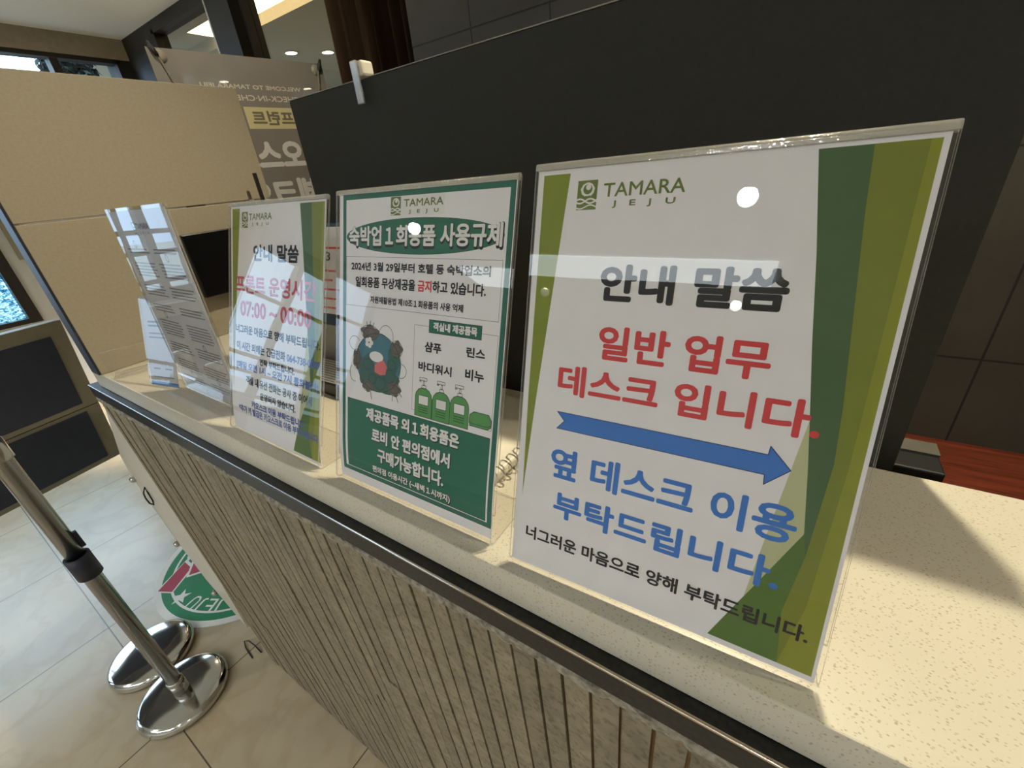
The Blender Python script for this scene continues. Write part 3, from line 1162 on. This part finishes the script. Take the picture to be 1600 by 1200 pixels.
# ------------------------------------------------------------------ partition, divider, desk
bp_ = empty('partition_board', 'tall beige two-board partition standing on the left end of the counter', 'partition', (-1.14, .4, K))
obj('lower_board', bevel(boxes(((-.046, -.2165, .0005), (0, .246, .2855))), .0012), M_beige, bp_)
obj('upper_board', bevel(boxes(((-.046, -.2165, .288), (0, .246, .517))), .0012), M_beige, bp_)
obj('edge_strip', boxes(((-.046, -.2205, .0005), (-.001, -.2165, .516))), M_navy, bp_)

dv = empty('desk_divider', 'wide charcoal divider board standing behind the counter signs', 'divider', (-.27, .5, K - .40))
obj('board', bevel(boxes(((-.436, -.022, .385), (.388, -.004, .819))), .0012), M_char, dv)
obj('top_edging', boxes(((-.436, -.0225, .8192), (.388, -.0035, .8202))), mat('edge_band', (132, 126, 112), .5), dv)
for x in (.37, -.40):
    bm = bmesh.new()
    box(bm, (x, -.003, 0), (x + .062, .052, .383))
    f_ = obj('bracket', bevel(bm, .002), mat('bracket_black', (12, 12, 12), .5), dv)
    obj('bracket_cap', boxes(((x, .028, .3832), (x + .062, .052, .3855))), mat('grey_cap', (84, 81, 72), .5), f_)

cl = empty('board_clip', 'small clear plastic clip with white cap on the top edge of the charcoal divider', 'clip', (-.533, .468, K + .4205))
obj('clear_tongue', bevel(boxes(((-.006, -.0005, -.030), (.006, .0035, .018))), .0012), M_acre, cl)
obj('white_cap', bevel(boxes(((-.004, .0040, .0005), (.012, .024, .018))), .003), M_white, cl)

bm = boxes(((-1.1, .462, K - .43), (1.6, 1.279, K - .40)))
dk = empty('work_desk', 'reddish wood staff desk behind the reception counter', 'desk', (0, .9, 0))
at(obj('desk_top', bevel(bm, .002), M_red, dk), dk)
for x in (-1.06, 1.5):
    at(obj('leg_panel', boxes(((x, .5, 0), (x + .04, 1.25, K - .43))), M_red, dk), dk)

# things behind the counter seen between the signs
mo = empty('tablet_display', 'dark flat display standing in front of the beige partition', 'screen', (-1.115, .5, K))
obj('screen_panel', bevel(boxes(((-.008, -.092, .098), (.006, .105, .234))), .002), mat('black_gloss', (10, 10, 12), .25, var=.05), mo)
obj('stand', bevel(boxes(((-.018, -.03, 0), (-.009, .03, .13)), ((-.018, -.05, 0), (.03, .05, .006))), .001), M_black, mo)
obj('upright_bar', bevel(boxes(((-1.106, .601, K + .0005), (-1.098, .608, K + .343))), .001), M_black,
    label='thin black upright bar by the right edge of the beige partition', cat='post')
kb = empty('ledger_book', 'cream boxed ledger with dark band lying below the dark display', 'book', (-1.03, .47, K + .0003))
obj('cover', bevel(boxes(((-.05, -.05, 0), (.06, .07, .03))), .002), mat('cream_cover', (198, 184, 150), .6), kb)
obj('dark_band', boxes(((-.0505, -.0505, .011), (.0605, .0705, .017))), M_black, kb)
pts = [(-.90 + .06 * cos(a) * (1 - .03 * a), .40 + .05 * sin(a), K + .006 + .004 * sin(2 * a)) for a in (i * .35 for i in range(24))]
obj('black_cable', tube(bmesh.new(), pts, .0028, 8), M_black, smooth=True, label='loose coiled black cable on the counter behind the acrylic signs', cat='cable')
# desk calendar
dc = empty('desk_calendar', 'white desk calendar with red heading on a dark green easel', 'calendar', (-.66, .425, K + .0003), (0, 0, 0))
bm = bmesh.new()
prism(bm, [(-.05, 0), (.05, 0), (.0, .135)], lambda a, b, d: (d, a, b + .104), -.10, .10)
bm.free()
bm = bmesh.new()
prism(bm, [(-.050, .100), (.050, .100), (.048, .106), (.004, .245), (-.004, .245), (-.048, .106)], lambda a, b, d: (d, a, b), -.1, .1)
obj('easel', bm, mat('dark_teal', (26, 54, 56), .5), dc)
pg = Page()
paper_sheet(pg, 2, 20, 198, 150, M_paper)
pg.rect(2, 118, 198, 121, C_red, 1)
pg.text('3', 150, 160, 100, 114, C_blk, .5)
print_lines(pg, 14, 190, 84, 5, 14, C_red, 3, seed=12)
o = pg.build('page', dc)
o.location = (-.1, -.0545, .098)
o.rotation_euler = (-.31, 0, 0)
obj('base_box', bevel(boxes(((-.1, -.05, .0), (.1, .05, .0985))), .002), mat('grey_box', (150, 148, 142), .6), dc)
nb = empty('paper_stack', 'stack of printed grey sheets lying on a black tray behind the signs', 'papers', (-.60, .345, K + .0003))
obj('tray', bevel(boxes(((-.10, -.02, 0), (.05, .02, .022))), .002), M_black, nb)
pg = Page()
paper_sheet(pg, 0, 0, 150, 38, mat('newsprint', (176, 176, 172), .7))
print_lines(pg, 4, 146, 34, 9, 4, C_fade, 1.6, seed=15)
o = pg.build('sheets', nb)
o.location = (-.10, -.018, .0232)
o.rotation_euler = (-1.0, 0, 0)

# ring bound notebook behind the middle sign
rb = empty('ring_notebook', 'white ring-bound notebook lying behind the green bordered sign', 'notebook', (-.29, .345, K + .0003), (0, 0, -.06))
obj('cover', bevel(boxes(((-.07, -.075, 0), (.072, .075, .012))), .003), mat('white_cover', (226, 220, 204), .35), rb)
bm = bmesh.new()
for i in range(11):
    y = -.068 + i * .0125
    tube(bm, [(.072 + .009 * cos(a), y + .0012 * sin(a * .5), .0098 + .0085 * sin(a)) for a in (2 * pi * j / 16 for j in range(16))], .0009, 6, True)
obj('wire_rings', bm, M_chrome, rb, True)

# ------------------------------------------------------------------ curtain
bm = bmesh.new()
nx, nz = 150, 6
g = []
for i in range(nx + 1):
    t = i / nx
    x = -1.775 + .66 * t
    y = 1.50 + .05 * sin(t * 2 * pi * 8.5 + .8 * sin(t * 9)) + .012 * sin(t * 2 * pi * 19 + 1)
    g.append([bm.verts.new((x + .008 * sin(j * .8 + i * .2), y + .004 * j / nz * sin(i * .5), .01 + (ZC - .012) * j / nz)) for j in range(nz + 1)])
for A, B in zip(g, g[1:]):
    for j in range(nz):
        bm.faces.new((A[j], B[j], B[j + 1], A[j + 1]))
r_ = bmesh.ops.solidify(bm, geom=bm.faces[:], thickness=.004)
obj('curtain', bm, M_curt, smooth=True, label='dark brown pleated floor-length curtain beside the stone wall', cat='curtain')

# ------------------------------------------------------------------ welcome banner seen from behind
bx0 = Vector((-2.208, .954, K + .84))
bu = Vector((.106, .691, 0)).normalized()
ang = math.atan2(bu.y, bu.x)
ba = empty('banner_stand', 'grey welcome banner on a cross-pole stand seen from behind, its lettering reversed', 'banner', (bx0.x, bx0.y, 0), (0, 0, ang))


def banner_mat(name, rgb, tr):
    m = mat(name, rgb, .4, var=.04, scale=8)
    n = m.node_tree.nodes
    l = m.node_tree.links
    b = n['Principled BSDF']
    out = [q for q in n if q.type == 'OUTPUT_MATERIAL'][0]
    a = n.new('ShaderNodeBsdfTransparent')
    mx = n.new('ShaderNodeMixShader')
    mx.inputs[0].default_value = tr
    l.new(b.outputs[0], mx.inputs[1])
    l.new(a.outputs[0], mx.inputs[2])
    l.new(mx.outputs[0], out.inputs['Surface'])
    return m


M_ban = banner_mat('banner_film', (142, 134, 122), .25)
C_bt = ink('banner_letters', (196, 186, 162))
C_by = ink('banner_yellow', (196, 184, 136))
C_bw = ink('banner_white', (206, 200, 190))
pg = Page()
ZB = 1973.0
paper_sheet(pg, 0, 170, 705, ZB, M_ban)
q_ = lambda z: z * 1000 + 1133
pg.text('WELCOME TO TAMARA JEJU', 144, 567, q_(.716), q_(.737), C_bt, .6, mirror=True)
pg.text('SELF CHECK-IN·CHECK-OUT', 110, 640, q_(.677), q_(.699), C_bt, .6, mirror=True)
pg.rect(284, q_(.570), 640, q_(.654), C_by, 1)
pg.text('무인프런트', 308, 625, q_(.583), q_(.641), ink('banner_brown', (112, 104, 84)), 2.2, mirror=True)
pg.text('키오스크', 168, 610, q_(.398), q_(.527), C_bw, 6, mirror=True)
pg.text('체크인', 176, 540, q_(.232), q_(.362), C_bw, 6, mirror=True)
for k, z in enumerate((.14, .06, -.02)):
    print_lines(pg, 150, 560, q_(z), 1, 20, C_bt, 26, seed=30 + k)
bo = pg.build('banner_sheet', ba)
M_pole = mat('pole_grey', (120, 112, 98), .4)
hub = (.352, -.05, .62)
for u, v in ((.028, K + .826), (.680, K + .826), (.028, .2), (.680, .2)):
    obj('pole', tube(bmesh.new(), [(hub[0], hub[1], hub[2]), (u, -.008, v)], .0038, 8), M_pole, ba, True)
    h_ = lathe(bmesh.new(), [(0, 0), (.008, 0), (.009, .02), (.006, .045), (0, .05)], n=12)
    s_ = 1 if v > 1 else -1
    bmesh.ops.rotate(h_, verts=h_.verts[:], cent=(0, 0, 0), matrix=Matrix.Rotation(-.35 * (1 if u < .3 else -1) * s_, 3, 'Y') @ Matrix.Rotation(0 if s_ > 0 else pi, 3, 'X'))
    obj('corner_hook', h_, M_dkframe, ba, True, loc=(u, -.012, v - .015 * s_))
    c_ = lathe(bmesh.new(), [(0, 0), (.022, 0), (.022, .002), (0, .002)], n=20)
    bmesh.ops.rotate(c_, verts=c_.verts[:], cent=(0, 0, 0), matrix=Matrix.Rotation(pi / 2, 3, 'X'))
    obj('corner_patch', c_, mat('patch', (150, 142, 124), .5), ba, True, loc=(u + (.012 if u < .3 else -.012), -.001, v - .012 * s_))
for a in (0, 1, 2):
    an = radians(-90 + (a - 1) * 55)
    obj('foot_rod', tube(bmesh.new(), [(hub[0], hub[1], hub[2]), (hub[0] + .4 * cos(an), hub[1] + .4 * sin(an), .006)], .005, 8), M_pole, ba, True)
obj('hub_joint', lathe(bmesh.new(), [(0, -.03), (.02, -.03), (.024, 0), (.02, .03), (0, .03)], n=16), M_black, ba, True, loc=hub)

# ------------------------------------------------------------------ kiosk cabinet on the lobby floor
M_kf = mat('kiosk_grey', (150, 142, 122), .5)
M_kp = mat('kiosk_navy_panel', (62, 66, 80), .45)
ki = empty('display_panel', 'grey framed board with two dark inset panels on a stand, at the left edge', 'display board', (-2.394, .296, 0), (0, 0, radians(11.5)))
zb, zt, L_ = .458, 1.067, 1.02


def leaned(name, y0, y1, z0, z1, d0, d1, m, sl):
    k = lambda y, z: y + sl * (z - zb) / (zt - zb)
    bm = bmesh.new()
    prism(bm, [(k(y0, z0), z0), (k(y1, z0), z0), (k(y1, z1), z1), (k(y0, z1), z1)], lambda a, b, d: (d, a, b), d0, d1)
    return obj(name, bevel(bm, .002), m, ki)


leaned('frame_board', -L_, .0136, zb, zt, -.05, 0, M_kf, .055)
leaned('upper_panel', -L_ + .05, -.0374, .731, zt - .051, -.003, .0055, M_kp, .055)
leaned('lower_panel', -L_ + .05, -.0374, .479, .695, -.003, .0055, M_kp, .055)
obj('seam', boxes(((-.001, -L_, .7085), (.0012, .03, .711))), M_black, ki)
obj('stand', bevel(boxes(((-.045, -.92, .03), (-.005, -.84, .4575)), ((-.23, -1.02, .001), (.13, -.78, .03))), .004), M_kf, ki)

# ------------------------------------------------------------------ stanchions
M_base = mat('satin_chrome', (205, 205, 202), .1, metal=1.0, var=.02)
M_navyb = mat('navy_band', (34, 38, 56), .5)


def stanchion(x, y, label):
    t = empty('stanchion', label, 'stanchion', (x, y, 0), group=None)
    obj('base', lathe(bmesh.new(), [(0, 0), (.117, 0), (.124, .004), (.1262, .013), (.124, .024), (.117, .031), (.108, .034), (.06, .0355), (0, .037)], n=72), M_base, t, True)
    obj('socket', lathe(bmesh.new(), [(0, .036), (.0225, .036), (.0225, .085), (.0205, .088), (0, .088)], n=28), M_brushed, t, True)
    obj('pole', lathe(bmesh.new(), [(0, .088), (.0195, .088), (.0195, .95), (.024, .952), (.024, 1.0), (.02, 1.006), (0, 1.008)], n=28), M_brushed, t, True)
    return t


s1 = stanchion(-1.427, .0, 'chrome stanchion nearer the counter front, with a dark navy clip band on its pole')
obj('clip_band', lathe(bmesh.new(), [(.0198, .575), (.0265, .575), (.0265, .645), (.0198, .645), (.0198, .575)], n=28), M_navyb, s1, True)
obj('clip_tab', bevel(boxes(((-.006, .0165, .66), (.006, .027, .71))), .002), M_navyb, s1)
stanchion(-1.681, -.002, 'chrome stanchion just behind the other one, by the round green floor sticker')

# ------------------------------------------------------------------ round floor sticker
fs = Page()
R0 = 389.0
C_fg = ink('sticker_green', (34, 122, 74))
C_fr = ink('sticker_red', (168, 46, 62))
C_fw = ink('sticker_white', (226, 224, 216))
i_ = fs.mi(C_fw)
lathe(fs.bm, [(0, -.4), (R0, -.4), (R0, 0), (0, 0)], n=90, mi=i_)
fs.ell(0, 0, R0 - 26, R0 - 26, C_fg, 1, 90)
fs.ellstroke(0, 0, R0 - 62, R0 - 62, 9, C_fw, 2, 110)
fs.ellstroke(0, 0, 205, 205, 14, C_fw, 2, 70)
fs.ell(0, 0, 150, 150, C_fw, 2.5, 60)
for v in fs.bm.verts:
    pass
# sticker frame: u along the direction its lettering runs
sc = Vector((-1.854, .467))


def loc2(wx, wy, a):
    d = Vector((wx - sc.x, wy - sc.y)) * 1000
    return (d.x * cos(a) + d.y * sin(a), -d.x * sin(a) + d.y * cos(a))


SA = 0.0
for poly in ([(-2.135, .135), (-2.02, .02), (-1.905, .165), (-1.99, .262)],):
    pass
rib = [(-2.03, .14), (-1.9953, .112), (-1.928, .150), (-1.965, .219), (-2.06, .30), (-2.10, .26)]
fs.poly([loc2(*p, SA) for p in [(-1.999, .112), (-1.928, .148), (-1.998, .262), (-2.075, .262)]], C_fw, 3)
fs.poly([loc2(*p, SA) for p in [(-1.996, .120), (-1.936, .150), (-2.002, .250), (-2.066, .250)]], C_fr, 3.4)
fs.poly([loc2(*p, SA) for p in [(-2.04, .27), (-1.962, .214), (-1.925, .265), (-1.96, .40), (-2.02, .42)]], C_fw, 3.8)
fs.poly([loc2(*p, SA) for p in [(-2.03, .275), (-1.966, .226), (-1.936, .268), (-1.968, .39), (-2.015, .405)]], C_fr, 4.2)
sp_ = loc2(-1.872, .159, SA)
star = []
for j in range(10):
    r = 38 if j % 2 == 0 else 15
    a = radians(60) + j * pi / 5
    star.append((sp_[0] + r * cos(a), sp_[1] + r * sin(a)))
fs.poly(star, C_fw, 4)


def arc_text(pg, chars, r, a0, da, h, wch, m, layer):
    for j, ch in enumerate(chars):
        a = a0 + da * j
        V, F = glyphs(ch)
        vs = []
        for p, q in V:
            rr = r + (0.5 - q) * h * -1
            x_ = (p - .5) * wch * (0.55 if ch in 'J' else 1)
            # baseline towards the centre
            cx, cy = cos(a), sin(a)
            tx, ty = sin(a), -cos(a)
            vs.append(pg.bm.verts.new((cx * rr + tx * x_, cy * rr + ty * x_, layer * .05)))
        i2 = pg.mi(m)
        for f, _ in F:
            try:
                k = pg.bm.faces.new([vs[t] for t in f])
                k.material_index = i2
            except ValueError:
                pass


ang_of = lambda wx, wy: math.atan2(wy - sc.y, wx - sc.x)
a_u = ang_of(-1.785, .164)
a_j2 = ang_of(-1.672, .222)
# reads from the rim side, letters upright away from the centre
arc_text(fs, ['J', 'E', 'J', 'U'], 300, a_j2 - .02, (a_u - a_j2) / 3, 62, 37, C_fw, 4)
fs.poly([loc2(*p, SA) for p in [(-2.115, .315), (-2.07, .29), (-2.055, .255), (-2.09, .27)]], C_fw, 4)
me_ = fs.build('floor_sticker', None)
me_['label'] = 'round green and white floor sticker with red ribbon, star and JEJU lettering'
me_['category'] = 'sticker'
me_.location = (sc.x, sc.y, .0006)
me_.rotation_euler = (-pi / 2, 0, 0)

# small bent wire at the foot of the counter
obj('bent_wire', tube(bmesh.new(), [(-1.335, .205, .004), (-1.375, .206, .010), (-1.41, .203, .014), (-1.43, .195, .008), (-1.405, .185, .003), (-1.345, .178, .003)], .0022, 8), M_black, smooth=True,
    label='short bent black wire lying at the foot of the counter', cat='wire')

# ------------------------------------------------------------------ a tree outside the clerestory
tr = empty('garden_tree', 'slender dark leafy tree outside the high window at upper left', 'tree', (-5.47, 1.72, -.15))
rr = random.Random(8)
bm = tube(bmesh.new(), [(0, 0, 0), (.02, .01, 1.0), (.0, .0, 1.9), (.02, -.02, 2.6)], .03, 10)
obj('trunk', bm, mat('bark', (70, 56, 42), .9, var=.3, bump=.6), tr, True)
bm = bmesh.new()
for i in range(2600):
    a, b = rr.uniform(0, 2 * pi), rr.uniform(-1, 1)
    r = rr.uniform(.35, 1.0) ** .5
    s_ = math.sqrt(1 - b * b)
    c = Vector((.2 * r * s_ * cos(a), .20 * r * s_ * sin(a), 2.55 + .45 * r * b))
    d1 = Vector((rr.uniform(-1, 1), rr.uniform(-1, 1), rr.uniform(-1, 1))).normalized() * .032
    d2 = d1.cross(Vector((rr.uniform(-1, 1), rr.uniform(-1, 1), rr.uniform(-1, 1))).normalized()) * .6
    bm.faces.new([bm.verts.new(c + q) for q in (d1, d2, -d1, -d2)])
obj('foliage', bm, mat('leaf', (26, 36, 28), .7, var=.4, scale=3), tr)
